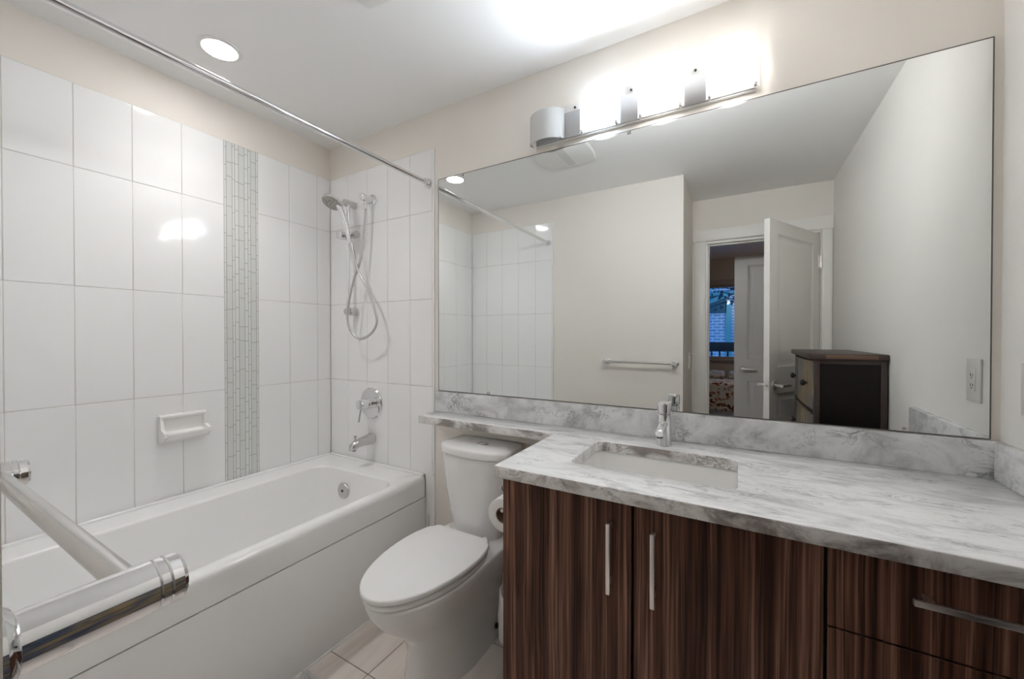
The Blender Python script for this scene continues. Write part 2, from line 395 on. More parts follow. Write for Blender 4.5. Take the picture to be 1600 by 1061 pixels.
# ------------------------------------------------------------------ door casing, doors
bm = NB()
box(bm, 1.915, 2.000, YD, YD + 0.018, 0, 2.114, 0.002); box(bm, 2.800, 2.862, YD, YD + 0.018, 0, 2.114, 0.002)
struct('trim_3', bm, M['trim'], 'white side casing of the doorway')
bm = NB(); box(bm, 1.898, 2.868, YD, YD + 0.024, 2.114, 2.212, 0.002)
struct('trim_4', bm, M['trim'], 'wide white head casing over the doorway')
bm = NB()
box(bm, 1.998, 2.016, YD - 0.11, YD + 0.003, 0, 2.10); box(bm, 2.790, 2.805, YD - 0.11, YD + 0.003, 0, 2.10); box(bm, 1.998, 2.805, YD - 0.11, YD + 0.003, 2.092, 2.112)
box(bm, 2.016, 2.026, YD - 0.075, YD - 0.042, 0, 2.092); box(bm, 2.026, 2.790, YD - 0.075, YD - 0.042, 2.080, 2.092)
struct('trim_5', bm, M['trim'], 'white door jamb with stop')
def door_leaf(bm, w, t, zt, up=(1.085, 1.985), lo=(0.22, 0.905), st=0.112, z0=0.012):
    """two panel leaf, local: hinge at x=0, leaf to x=-w, faces at y=0 and y=-t"""
    for x0, x1 in ((-st, 0), (-w, -w + st)): box(bm, x0, x1, -t, 0, z0, zt)
    for a, b in ((z0, lo[0]), (lo[1], up[0]), (up[1], zt)): box(bm, -w + st, -st, -t, 0, a, b)
    for a, b in (lo, up):
        box(bm, -w + st, -st, -t + 0.012, -0.012, a, b)
        for yy, s in ((-0.012, 1), (-t + 0.012, -1)):
            x0, x1 = -w + st, -st
            r0 = [(x0, a), (x1, a), (x1, b), (x0, b)]
            def rg(i, dy): return [Vector((x0 + i, yy + dy * s, a + i)), Vector((x1 - i, yy + dy * s, a + i)), Vector((x1 - i, yy + dy * s, b - i)), Vector((x0 + i, yy + dy * s, b - i))]
            loft(bm, [rg(0.0, 0.0115), rg(0.014, 0.003), rg(0.03, 0.001), rg(0.05, 0.008), rg(0.0505, 0.008)], cap0=False)
def lever(parent, x, y, z, s, dirx, mt):
    bm = NB(); cyl(bm, (x, y, z), (x, y + s * 0.012, z), 0.032, 28, 0.003)
    r = obj('door_handle', bm, mt, parent, local=True)
    bm = NB(); cyl(bm, (x, y + s * 0.012, z), (x, y + s * 0.055, z), 0.011, 16)
    tube(bm, smooth_path([(x - dirx * 0.012, y + s * 0.053, z), (x + dirx * 0.03, y + s * 0.055, z), (x + dirx * 0.075, y + s * 0.055, z - 0.002), (x + dirx * 0.115, y + s * 0.05, z - 0.003)], 5), 0.0105, 12)
    obj('lever', bm, mt, r, local=True)
TH = math.radians(62)
bm = NB(); door_leaf(bm, 0.765, 0.035, 2.075)
d1 = struct('door_1', bm, M['door'], 'white two panel bathroom door standing half open', origin=(0, 0, 0))
d1.location = (2.785, -2.19, 0); d1.rotation_euler = (0, 0, -TH)
lever(d1, -0.705, 0.0, 0.965, 1, 1, M['nickel']); lever(d1, -0.705, -0.035, 0.965, -1, 1, M['nickel'])
bm = NB(); box(bm, -0.7665, -0.765, -0.030, -0.005, 0.935, 0.995); box(bm, -0.774, -0.765, -0.023, -0.012, 0.957, 0.973, 0.001)
obj('latch', bm, M['nickel'], d1, local=True)
for z in (1.86, 1.1, 0.28):
    bm = NB(); cyl(bm, (0.004, 0.006, z - 0.045), (0.004, 0.006, z + 0.045), 0.006, 12)
    box(bm, -0.0, 0.0012, -0.03, 0.0, z - 0.044, z + 0.044); box(bm, -0.030, 0.0, -0.0005, 0.0014, z - 0.044, z + 0.044)
    obj('hinge', bm, M['nickel'], d1, local=True)
bm = NB(); door_leaf(bm, 0.76, 0.035, 2.08, up=(1.07, 1.985), lo=(0.22, 0.865))
d2 = struct('door_2', bm, M['door'], 'white panel door further in the bedroom, with lever handle', origin=(0, 0, 0))
d2.location = (2.972, -2.882, 0)
lever(d2, -0.685, 0.0, 0.975, 1, 1, M['nickel'])

# ------------------------------------------------------------------ bedroom seen through the doorway
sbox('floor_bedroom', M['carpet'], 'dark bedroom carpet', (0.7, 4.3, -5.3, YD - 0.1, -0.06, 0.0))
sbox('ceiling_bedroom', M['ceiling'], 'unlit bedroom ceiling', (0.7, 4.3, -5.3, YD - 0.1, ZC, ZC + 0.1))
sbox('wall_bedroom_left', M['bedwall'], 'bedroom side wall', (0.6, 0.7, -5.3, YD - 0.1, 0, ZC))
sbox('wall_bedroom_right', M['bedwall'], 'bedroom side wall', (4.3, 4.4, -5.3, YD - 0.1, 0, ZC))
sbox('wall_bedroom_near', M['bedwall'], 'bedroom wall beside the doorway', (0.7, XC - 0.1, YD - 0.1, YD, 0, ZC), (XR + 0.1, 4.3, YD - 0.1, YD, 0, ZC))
sbox('wall_hall', M['bedwall'], 'partition holding the second door', (2.985, 4.3, -2.96, -2.87, 0, ZC))
WX0, WX1, WZ0, WZ1 = 1.55, 2.65, 0.95, 2.07
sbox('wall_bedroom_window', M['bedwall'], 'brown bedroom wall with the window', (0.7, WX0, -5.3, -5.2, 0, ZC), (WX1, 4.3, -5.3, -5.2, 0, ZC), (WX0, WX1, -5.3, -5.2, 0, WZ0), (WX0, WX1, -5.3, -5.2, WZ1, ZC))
bm = NB()
for b in ((WX0, WX0 + 0.05, WZ0, WZ1), (WX1 - 0.05, WX1, WZ0, WZ1), (WX0, WX1, WZ0, WZ0 + 0.035), (WX0, WX1, WZ1 - 0.03, WZ1)): box(bm, b[0], b[1], -5.27, -5.21, b[2], b[3], 0.003)
box(bm, WX0 - 0.08, WX1 + 0.08, -5.2, -5.18, WZ1, WZ1 + 0.085, 0.003); box(bm, WX0 - 0.06, WX1 + 0.06, -5.21, -5.165, WZ0 - 0.03, WZ0, 0.003)
w1 = struct('window_1', bm, mat('window_frame_paint', (0.30, 0.27, 0.25), 0.5), 'bedroom window looking out on a blue dusk')
w1c = NB(); box(w1c, WX0 + 0.05, WX1 - 0.05, -5.243, -5.238, WZ0 + 0.035, WZ1 - 0.03)
bmesh.ops.translate(w1c, verts=w1c.verts, vec=-w1.location)
obj('pane', w1c, M['glass'], w1, local=True)
bed = thing('bed', 'bed with floral spread below the dusk window, seen through the doorway', 'bed', (2.4, -4.45, 0))
bm = NB(); box(bm, 1.45, 3.45, -5.02, -4.16, 0.04, 0.36, 0.02); obj('bed_base', bm, M['bedbase'], bed)
bm = NB(); box(bm, 1.43, 3.47, -5.04, -4.14, 0.36, 0.64, 0.05, 4); obj('mattress', bm, M['sheet'], bed)
bm = NB(); box(bm, 1.42, 3.48, -4.98, -4.10, 0.335, 0.70, 0.04, 4); obj('bedspread', bm, M['floral'], bed)
bm = NB()
for q in range(3): box(bm, 1.5 + 0.62 * q, 2.08 + 0.62 * q, -5.06, -4.62, 0.70, 0.79, 0.04, 4)
obj('pillow', bm, M['sheet'], bed)
bl = thing('bedroom_fill_light', 'added unseen fill light on the bedroom ceiling', 'ceiling light', (3.3, -4.1, ZC))  # added lamp, hidden from the camera, to lift the dark bedroom
bm = NB(); lathe(bm, (3.3, -4.1, ZC), (0, 0, -1), [(0, 0.17), (0.02, 0.17), (0.022, 0.15)], 32); obj('base', bm, M['white_plastic'], bl)
bm = NB(); lathe(bm, (3.3, -4.1, ZC - 0.02), (0, 0, -1), [(0, 0.15), (0.03, 0.14), (0.06, 0.09), (0.07, 0.01)], 32); obj('diffuser', bm, mat('bedroom_fill_glow', (1, 1, 1), 0.5, emit=(1, 0.86, 0.72), es=7.5), bl)
# outside the window
rl = thing('balcony_railing', 'dark balcony railing with upright bars outside the bedroom window', 'railing', (2.1, -6.2, 0))
bm = NB(); box(bm, 0.6, 3.6, -6.23, -6.17, 1.03, 1.19, 0.005); obj('top_rail', bm, M['railing'], rl)
bm = NB(); box(bm, 0.6, 3.6, -6.22, -6.18, 0.05, 0.10); obj('bottom_rail', bm, M['railing'], rl)
for q in range(24):
    bm = NB(); x = 0.7 + q * 0.125; box(bm, x, x + 0.028, -6.21, -6.18, 0.10, 1.03); obj('baluster', bm, M['railing'], rl)
sbox('floor_balcony', M['railing'], 'balcony deck outside the window', (0.4, 4.2, -6.4, -5.3, -0.1, 0.05))
hb = thing('brick_building', 'pale brick building with teal frames across from the bedroom window', 'building', (1.5, -11.2, -3))
bm = NB(); box(bm, -4, 7, -12.2, -11, -3, 3.3); obj('wall', bm, M['brick'], hb)
bm = NB()
for a, b in (((0.2, 1.65), (2.2, 2.5)),):
    loft(bm, [[Vector((a[0], -10.95, a[1])), Vector((a[0], -10.95, a[1] + 0.12)), Vector((a[0], -11, a[1] + 0.12)), Vector((a[0], -11, a[1]))], [Vector((b[0], -10.95, b[1])), Vector((b[0], -10.95, b[1] + 0.12)), Vector((b[0], -11, b[1] + 0.12)), Vector((b[0], -11, b[1]))]])
obj('gable_trim', bm, M['teal'], hb)
bm = NB(); box(bm, -1, 1.95, -10.97, -11.0, 1.95, 2.45); obj('shutter_panel', bm, M['roof'], hb)
bm = NB(); box(bm, -1, 3.2, -10.96, -11.0, 2.45, 2.55); box(bm, 1.93, 2.08, -10.97, -11, -3, 2.3); obj('window_frame', bm, M['teal'], hb)
pl_ = NB(); lathe(pl_, (2.33, -10.5, 2.08), (0, 0, 1), [(0, 0.02), (0.03, 0.07), (0.08, 0.085), (0.13, 0.06), (0.16, 0.01)], 16)
lp = thing('porch_lamp', 'small bright white lamp outside the bedroom window', 'lamp', (2.33, -10.5, 2.08)); obj('globe', pl_, M['lampglow'], lp)
bm = NB(); cyl(bm, (2.33, -10.5, 2.24), (2.33, -10.5, 2.34), 0.02, 10); box(bm, 2.31, 2.35, -10.945, -10.48, 2.34, 2.37); obj('bracket', bm, M['dark'], lp)
tr = thing('tree', 'dark leafy tree branches above the railing outside the window', 'tree', (2.9, -9.0, -3))
bm = NB(); tube(bm, [(2.9, -9, -3), (2.85, -9, 0), (2.8, -9, 2.4), (2.7, -9, 3.6)], [0.16, 0.13, 0.10, 0.05], 10); obj('trunk', bm, M['bark'], tr)
bm = NB(); lf = NB()
for q in range(26):
    z = 1.9 + 1.5 * random.random(); a = PI + random.uniform(-0.7, 0.7); L = random.uniform(0.5, 1.5)
    p = [Vector((2.8, -9, z)), Vector((2.8 + math.cos(a) * L * 0.5, -9 + math.sin(a) * 0.4, z + 0.2)), Vector((2.8 + math.cos(a) * L, -9 + math.sin(a) * L * 0.5, z + random.uniform(-0.15, 0.5)))]
    tube(bm, smooth_path(p, 3), [0.025 * (1 - s / 7.5) for s in range(7)], 6)
    for s in range(16):
        c = p[1].lerp(p[2], random.random() * 1.2) + Vector((random.uniform(-.14, .14), random.uniform(-.14, .14), random.uniform(-.14, .14)))
        u = Vector((random.uniform(-1, 1), random.uniform(-1, 1), random.uniform(-1, 1))).normalized() * random.uniform(0.03, 0.06); w_ = u.orthogonal() * 0.6
        vs = [lf.verts.new(c + q_) for q_ in (u, w_, -u, -w_)]; lf.faces.new(vs)
obj('branch', bm, M['bark'], tr); obj('foliage', lf, M['leaf'], tr)

# ------------------------------------------------------------------ bathtub
tub = thing('bathtub', 'white rectangular bathtub along the tiled left wall', 'bathtub', (0.4, -0.77, 0))
bm = NB(); n = 8
y0, y1 = -1.534, -0.002
rings = [rr(0.004, 0.800, y0, y1, 0.012, 0.437, n), rr(0.004, 0.800, y0, y1, 0.012, 0.520, n)]
for i in range(1, 6):
    a = PI / 2 * i / 5; r = 0.030
    rings.append(rr(0.004, 0.800 - r + r * math.cos(a), y0, y1, 0.012, 0.520 + r * math.sin(a), n))
ix0, ix1, iy0, iy1 = 0.158, 0.742, -1.43, -0.165
rings.append(rr(ix0 - 0.012, ix1 + 0.012, iy0 - 0.012, iy1 + 0.012, 0.085, 0.550, n))
for i in range(1, 5):
    a = PI / 2 * i / 4; rings.append(rr(ix0 - 0.012 + 0.012 * math.sin(a), ix1 + 0.012 - 0.012 * math.sin(a), iy0 - 0.012 + 0.012 * math.sin(a), iy1 + 0.012 - 0.012 * math.sin(a), 0.08, 0.550 - 0.012 * (1 - math.cos(a)), n))
for z, d, e in ((0.45, 0.016, 0.018), (0.32, 0.035, 0.04), (0.22, 0.05, 0.06), (0.165, 0.075, 0.085), (0.14, 0.11, 0.125), (0.13, 0.17, 0.18)):
    rings.append(rr(ix0 + d, ix1 - d, iy0 + e * 2.2, iy1 - e, 0.085, z, n))
loft(bm, rings, cap0=False)
obj('tub_shell', bm, M['acrylic'], tub, angle=50)
bm = NB(); box(bm, 0.770, 0.7985, y0, y1, 0.004, 0.432, 0.003); box(bm, 0.76, 0.792, y0, y1, 0.42, 0.45)
obj('apron', bm, M['acrylic'], tub)
bm = NB(); box(bm, 0.001, 0.022, y0, -0.002, 0.545, 0.560, 0.006, 3); box(bm, 0.001, 0.795, -0.022, -0.002, 0.545, 0.560, 0.006, 3)
obj('tile_flange', bm, M['acrylic'], tub)
bm = NB(); box(bm, 0.796, 0.806, y0, y1, 0.0, 0.006, 0.002); obj('caulk_line', bm, M['caulk'], tub)
bm = NB(); lathe(bm, (0.375, -0.186, 0.447), (0, -1, 0.06), [(0, 0.043), (0.008, 0.043), (0.012, 0.040), (0.013, 0.010), (0.012, 0.0)], 32)
ov = obj('overflow_plate', bm, M['chrome2'], tub)
bm = NB(); lathe(bm, (0.375, -0.1995, 0.448), (0, -1, 0.06), [(0, 0.007), (0.002, 0.006)], 12); obj('screw', bm, M['dark'], ov)
bm = NB(); lathe(bm, (0.45, -0.48, 0.1305), (0, 0, 1), [(0, 0.034), (0.004, 0.032), (0.006, 0.01)], 24); obj('drain', bm, M['chrome'], tub)

# soap dish on the tile
sd = thing('soap_dish', 'white ceramic soap dish fixed to the tiled wall', 'soap dish', (0.03, -0.77, 0.81))
bm = NB()
a, b, z0, z1 = -0.862, -0.682, 0.812, 0.938
box(bm, 0.0, 0.013, a, b, z0, z1, 0.005, 3)
obj('back_plate', bm, M['ceramic'], sd)
bm = NB()
prof = [(0.005, z0 + 0.002), (0.035, z0 + 0.008), (0.066, z0 + 0.028), (0.072, z0 + 0.042), (0.068, z0 + 0.048), (0.055, z0 + 0.042), (0.030, z0 + 0.040), (0.012, z0 + 0.050)]
loft(bm, [[Vector((x, a + 0.012, z)) for x, z in prof], [Vector((x, b - 0.012, z)) for x, z in prof]])
obj('tray', bm, M['ceramic'], sd, angle=60)
for s, yy in ((1, a + 0.001), (-1, b - 0.001)):
    bm = NB(); pr_ = [(0.003, z0 + 0.004), (0.04, z0 + 0.010), (0.068, z0 + 0.032), (0.066, z0 + 0.050), (0.030, z0 + 0.064), (0.022, z1 - 0.004), (0.003, z1 - 0.001)]
    y2 = yy + s * 0.013
    loft(bm, [[Vector((x, yy, z)) for x, z in pr_], [Vector((x, y2, z)) for x, z in pr_]])
    obj('side_wall', bm, M['ceramic'], sd, angle=30)
bm = NB(); box(bm, 0.006, 0.026, a + 0.002, b - 0.002, z1 - 0.018, z1 - 0.001, 0.006, 3); obj('top_lip', bm, M['ceramic'], sd)

# ------------------------------------------------------------------ tub spout, valve
sp = thing('tub_spout', 'satin metal tub spout with diverter pull below the shower control', 'spout', (0.389, 0, 0.69))
bm = NB()
def sring(y, w, zt, zb): return [Vector((0.389 + w * (1 if math.cos(t) > 0 else -1) * abs(math.cos(t)) ** 0.75, y, (zt + zb) / 2 + (zt - zb) / 2 * (1 if math.sin(t) > 0 else -1) * abs(math.sin(t)) ** 0.75)) for t in [2 * PI * i / 24 for i in range(24)]]
loft(bm, [sring(-0.0005, 0.026, 0.725, 0.667), sring(-0.012, 0.030, 0.728, 0.662), sring(-0.03, 0.029, 0.726, 0.664), sring(-0.08, 0.024, 0.717, 0.668), sring(-0.118, 0.022, 0.711, 0.666), sring(-0.128, 0.021, 0.708, 0.655), sring(-0.150, 0.018, 0.694, 0.654), sring(-0.156, 0.013, 0.684, 0.656)])
obj('spout_body', bm, M['chrome2'], sp, angle=60)
bm = NB(); cyl(bm, (0.389, -0.125, 0.705), (0.389, -0.125, 0.728), 0.0045, 12); lathe(bm, (0.389, -0.125, 0.726), (0, 0, 1), [(0, 0.006), (0.004, 0.010), (0.009, 0.009), (0.010, 0.003)], 16); obj('diverter_knob', bm, M['chrome2'], sp)
bm = NB(); cyl(bm, (0.389, -0.136, 0.652), (0.389, -0.136, 0.656), 0.011, 14); obj('outlet', bm, M['dark'], sp)
vl = thing('shower_valve', 'round chrome shower control with pin lever on the tiled wall', 'shower control', (0.379, 0, 0.90))
bm = NB(); lathe(bm, (0.379, 0, 0.901), (0, -1, 0), [(0, 0.090), (0.005, 0.0905), (0.010, 0.086), (0.0115, 0.03)], 48); obj('escutcheon', bm, M['chrome'], vl)
bm = NB(); lathe(bm, (0.379, -0.010, 0.901), (0, -1, 0), [(0, 0.031), (0.022, 0.031), (0.024, 0.027), (0.028, 0.027), (0.030, 0.030), (0.074, 0.029), (0.080, 0.026), (0.081, 0.01)], 36)
kb = obj('valve_knob', bm, M['chrome'], vl)
bm = NB(); tube(bm, [(0.379, -0.078, 0.876), (0.376, -0.082, 0.845), (0.372, -0.087, 0.803)], [0.0055, 0.005, 0.005], 12); obj('lever', bm, M['chrome2'], kb)

# ------------------------------------------------------------------ hand shower
sr = thing('shower_rail', 'chrome vertical shower rail on the tiled end wall', 'shower rail', (0.246, 0, 1.44))
bm = NB(); cyl(bm, (0.246, -0.056, 1.445), (0.246, -0.056, 2.075), 0.0105, 20); obj('rail', bm, M['chrome'], sr)
bm = NB()
def rbox(b, p, hw, hz, L, r=0.012):
    rg = []
    for d, k_ in ((0, 0.97), (0.004, 1), (L - 0.006, 1), (L, 0.88)):
        rg.append([Vector((p[0] + (q.x) * k_, p[1] - d, p[2] + q.y * k_)) for q in rr(-hw, hw, -hz, hz, min(hw, hz) * 0.85, 0, 6)])
    loft(b, rg)
rbox(bm, (0.240, -0.0005, 2.080), 0.017, 0.020, 0.082); obj('bracket', bm, M['chrome2'], sr)
bm = NB(); rbox(bm, (0.246, -0.0005, 1.440), 0.022, 0.022, 0.050); lathe(bm, (0.246, -0.050, 1.440), (0, -1, 0), [(0, 0.016), (0.01, 0.021), (0.024, 0.020), (0.032, 0.012), (0.033, 0.003)], 24); obj('bracket', bm, M['chrome2'], sr)
bm = NB(); cyl(bm, (0.222, -0.056, 1.885), (0.285, -0.056, 1.885), 0.019, 20, 0.003); box(bm, 0.205, 0.250, -0.112, -0.058, 1.862, 1.906, 0.010, 3)
sl = obj('slider', bm, M['chrome'], sr)
bm = NB(); cyl(bm, (0.285, -0.056, 1.885), (0.296, -0.056, 1.885), 0.012, 16); cyl(bm, (0.296, -0.056, 1.885), (0.330, -0.056, 1.885), 0.021, 20, 0.004); obj('knob', bm, M['chrome2'], sl)
hs = thing('hand_shower', 'round hand shower head with metal handle held on the rail', 'shower head', (0.25, -0.12, 1.85))
hn = Vector((0.1, -0.5, -0.86)).normalized(); hc = Vector((0.250, -0.165, 2.052)); hd_ = Vector((0.203, 0.40, -0.893)); hd_ = (hd_ - hn * hd_.dot(hn)).normalized()
bm = NB(); lathe(bm, hc - hn * 0.022, hn, [(0, 0.018), (0.006, 0.038), (0.013, 0.053), (0.018, 0.0585), (0.024, 0.0575), (0.026, 0.053)], 40); hd = obj('head', bm, M['chrome'], hs)
bm = NB(); lathe(bm, hc + hn * 0.004, hn, [(0, 0.053), (0.0025, 0.052), (0.004, 0.035)], 40); obj('spray_face', bm, M['spray'], hd)
bm = NB(); tube(bm, smooth_path([(0.269, -0.137, 2.044), (0.281, -0.117, 1.982), (0.287, -0.101, 1.923), (0.295, -0.091, 1.869), (0.307, -0.087, 1.830)], 6), [0.017 - 0.005 * min(1, i / 20) for i in range(25)], 18); obj('handle', bm, M['chrome'], hs)
so = thing('shower_outlet', 'chrome wall elbow feeding the shower hose', 'wall elbow', (0.389, 0, 2.088))
bm = NB(); lathe(bm, (0.389, 0, 2.088), (0, -1, 0), [(0, 0.034), (0.004, 0.034), (0.012, 0.026), (0.014, 0.02)], 32); obj('flange', bm, M['chrome'], so)
bm = NB(); lathe(bm, (0.389, -0.012, 2.088), (0, -1, 0), [(0, 0.020), (0.05, 0.021), (0.064, 0.020), (0.070, 0.014), (0.071, 0.004)], 28); obj('elbow', bm, M['chrome'], so)
bm = NB(); lathe(bm, (0.389, -0.050, 2.070), (0, 0, -1), [(0, 0.010), (0.010, 0.010), (0.011, 0.013), (0.020, 0.013), (0.022, 0.010), (0.045, 0.009)], 18); obj('hose_nut', bm, M['chrome'], so)
hose = [(0.307, -0.0865, 1.842), (0.319, -0.086, 1.815), (0.369, -0.088, 1.674), (0.445, -0.085, 1.561), (0.499, -0.08, 1.438), (0.512, -0.078, 1.37), (0.467, -0.078, 1.31), (0.379, -0.08, 1.279), (0.312, -0.088, 1.318), (0.292, -0.098, 1.388), (0.301, -0.098, 1.484), (0.33, -0.082, 1.624), (0.364, -0.066, 1.733), (0.382, -0.055, 1.898), (0.389, -0.050, 2.03)]
bm = NB(); tube(bm, smooth_path(hose, 8), 0.0068, 12)
tag(obj('shower_hose', bm, M['hose']), 'metal shower hose hanging in a loop on the tiled wall', 'hose')

# curtain rod
cr = thing('curtain_rod', 'chrome shower curtain rod across the tub below the ceiling', 'curtain rod', (0.815, -0.77, 2.09))
bm = NB(); tube(bm, [(0.820, -0.002, 2.104), (0.815, -1.534, 2.104)], 0.0125, 24); obj('rod', bm, M['chrome'], cr)
for yy, s, nm in ((-0.001, -1, 'flange'), (-1.535, 1, 'flange')):
    bm = NB(); lathe(bm, (0.820 if s < 0 else 0.815, yy, 2.104), (0, s, 0), [(0, 0.026), (0.006, 0.026), (0.016, 0.021), (0.030, 0.018), (0.032, 0.013)], 28); obj(nm, bm, M['chrome'], cr)

# downlight, fan
dl = thing('recessed_downlight', 'lit round recessed ceiling light over the tub', 'ceiling light', (0.387, -0.778, ZC))
bm = NB(); lathe(bm, (0.387, -0.778, ZC), (0, 0, -1), [(0.0, 0.062), (0.0, 0.078), (0.004, 0.078), (0.005, 0.062), (0.0, 0.060)], 40); obj('trim_ring', bm, M['white_plastic'], dl)
bm = NB(); pass
sl_ = bpy.data.lights.new('downlight_beam', 'SPOT'); sl_.energy = L_SPOT; sl_.color = (1.0, 0.975, 0.95); sl_.spot_size = math.radians(120); sl_.spot_blend = 1.0; sl_.shadow_soft_size = 0.05
so2 = bpy.data.objects.new('downlight_beam', sl_); C.objects.link(so2); so2.parent = dl; so2.location = (0, 0, -0.012)
lathe(bm, (0.387, -0.778, ZC), (0, 0, -1), [(-0.002, 0.0605), (0.0035, 0.0605), (0.004, 0.04)], 40); obj('lens', bm, M['downlight'], dl)
fan = thing('exhaust_fan', 'white square ceiling fan cover with a slotted middle band', 'ceiling fan vent', (1.27, -0.79, ZC))
def pillow_rect(x0, x1, y0, y1, bulge, n=10):
    P = []
    for (a, b) in (((x0, y0), (x1, y0)), ((x1, y0), (x1, y1)), ((x1, y1), (x0, y1)), ((x0, y1), (x0, y0))):
        nx, ny = (b[1] - a[1]), -(b[0] - a[0]); L = math.hypot(nx, ny)
        for i in range(n):
            t = i / n; q = bulge * 4 * t * (1 - t); P.append((a[0] + (b[0] - a[0]) * t + nx / L * q, a[1] + (b[1] - a[1]) * t + ny / L * q))
    return P
bm = NB(); prism(bm, pillow_rect(1.098, 1.432, -0.945, -0.622, 0.018), ZC - 0.022, ZC, 0.007); obj('cover', bm, M['white_plastic'], fan)
bm = NB()
for q in range(9): box(bm, 1.243 + q * 0.006, 1.246 + q * 0.006, -0.93, -0.64, ZC - 0.0235, ZC - 0.021)
obj('grille', bm, mat('fan_slots', (0.68, 0.67, 0.66), 0.6), fan)

# ------------------------------------------------------------------ mirror and vanity light
mr = thing('mirror', 'large frameless wall mirror above the marble backsplash', 'mirror', (1.868, 0, 1.01))
bm = NB(); box(bm, 0.8900, 2.8475, 0.0, 0.005, 1.0120, 2.1090)
obj('mirror_glass', bm, M['mirror'], mr)
bm = NB(); t_ = 0.003
for b in ((0.8885, 2.849, 2.109, 2.109 + t_), (0.8885, 2.849, 1.012 - t_, 1.012), (0.8870, 0.8900, 1.010, 2.111), (2.8475, 2.8505, 1.010, 2.111)): box(bm, b[0], b[1], -0.0005, 0.0055, b[2], b[3])
obj('mirror_edge', bm, mat('mirror_edge_dark', (0.13, 0.12, 0.11), 0.3), mr)
for x, z in ((1.047, 2.109), (1.868, 2.109), (2.679, 1.012), (1.2, 1.012)):
    bm = NB(); s = -1 if z > 2 else 1; box(bm, x - 0.007, x + 0.007, -0.003, 0.004, min(z, z + s * 0.012), max(z, z + s * 0.012), 0.001); obj('clip', bm, M['chrome2'] if z < 2 else mat('clear_clip', (0.35, 0.34, 0.32), 0.2), mr)

vlg = thing('vanity_light', 'four shade bath light bar on the wall above the mirror', 'wall light', (1.88, 0, 2.125))
bm = NB(); box(bm, 1.462, 2.297, -0.010, 0.0055, 2.134, 2.282, 0.002); bp = obj('back_plate', bm, M['white_plastic'], vlg)
bm = NB(); box(bm, 1.466, 2.294, -0.018, -0.009, 2.138, 2.246, 0.002); obj('steel_cover', bm, M['steel'], vlg)
for x in (1.647, 1.881, 2.111):
    bm = NB(); cyl(bm, (x - 0.002, -0.009, 2.262), (x - 0.002, -0.013, 2.262), 0.0045, 12); obj('screw', bm, M['dark'], bp)
for i, (xa, xb_) in enumerate(((1.439, 1.602), (1.672, 1.839), (1.907, 2.073), (2.144, 2.307))):
    cx, hw = (xa + xb_) / 2, (xb_ - xa) / 2; ye, bul, th = -0.023, 0.046, 0.004
    def arc(off, z):
        R = (hw * hw + bul * bul) / (2 * bul); a = math.asin(hw / R); yc = ye - bul + R
        return [Vector((cx + (R + off) * math.sin(t), yc - (R + off) * math.cos(t), z)) for t in [-a + 2 * a * q / 20 for q in range(21)]]
    bm = NB()
    def prof(z): return arc(0, z) + list(reversed(arc(-th, z)))
    loft(bm, [prof(2.137), prof(2.139), prof(2.262), prof(2.264)])
    lit = M['shade_off'] if i == 0 else (M['shade_cool'] if i == 1 else M['shade_warm'])
    sh = obj('lamp_shade', bm, lit, vlg, angle=30, mats=[M['shade_off'], lit])
    for p in sh.data.polygons:                      # the frosted outer face glows, the inner face does not
        c_ = p.center + vlg.location; R_ = (hw * hw + bul * bul) / (2 * bul); yc_ = ye - bul + R_
        if abs(p.normal.z) < 0.3 and math.hypot(c_.x - cx, c_.y - yc_) > R_ - 0.0015 and p.normal.y < -0.2: p.material_index = 1
    bm = NB(); lathe(bm, (cx, -0.040, 2.158), (0, 0, 1), [(0, 0.004), (0.006, 0.011), (0.016, 0.0155), (0.028, 0.0165), (0.042, 0.0145), (0.056, 0.008), (0.060, 0.003)], 18)
    lampb = obj('bulb', bm, M['white_plastic'] if i == 0 else (M['bulb_cool'] if i == 1 else M['bulb_warm']), vlg)
    if i == 0: pass
    bm = NB(); cyl(bm, (cx, -0.040, 2.212), (cx, -0.040, 2.242), 0.0185, 20, 0.002); box(bm, cx - 0.009, cx + 0.009, -0.040, -0.017, 2.222, 2.236)
    obj('lamp_holder', bm, M['white_plastic'], vlg)
    for x in (xa + 0.012, xb_ - 0.012):
        bm = NB(); box(bm, x - 0.004, x + 0.004, -0.040, -0.017, 2.1345, 2.1365); box(bm, x - 0.004, x + 0.004, -0.042, -0.0395, 2.1345, 2.144); obj('shade_clip', bm, M['chrome2'], vlg)

# ------------------------------------------------------------------ vanity cabinet
vn = thing('vanity_cabinet', 'dark walnut vanity cabinet with steel bar handles', 'cabinet', (2.24, -0.29, 0))
XV0, XV1, YV = 1.626, 2.855, -0.565
bm = NB(); box(bm, XV0, XV0 + 0.018, YV + 0.0195, 0.0, 0.0, 0.868, 0.001, 1); obj('side_panel', bm, M['wood_b'], vn)
bm = NB(); box(bm, XV0 + 0.018, XV1, YV + 0.022, 0.0, 0.10, 0.12); box(bm, XV0 + 0.018, XV1, -0.018, 0.0, 0.12, 0.70); box(bm, 2.400, 2.416, YV + 0.022, -0.018, 0.12, 0.866); box(bm, XV1 - 0.016, XV1, YV + 0.022, 0, 0.12, 0.866); box(bm, XV0 + 0.018, XV1, YV + 0.022, YV + 0.040, 0.845, 0.868)
box(bm, 2.008, 2.022, YV + 0.022, YV + 0.05, 0.12, 0.86)
obj('carcass', bm, M['black'], vn)
bm = NB(); box(bm, XV0 + 0.018, XV1, YV + 0.08, YV + 0.095, 0.0, 0.10); obj('toe_kick', bm, M['wood_b'], vn)
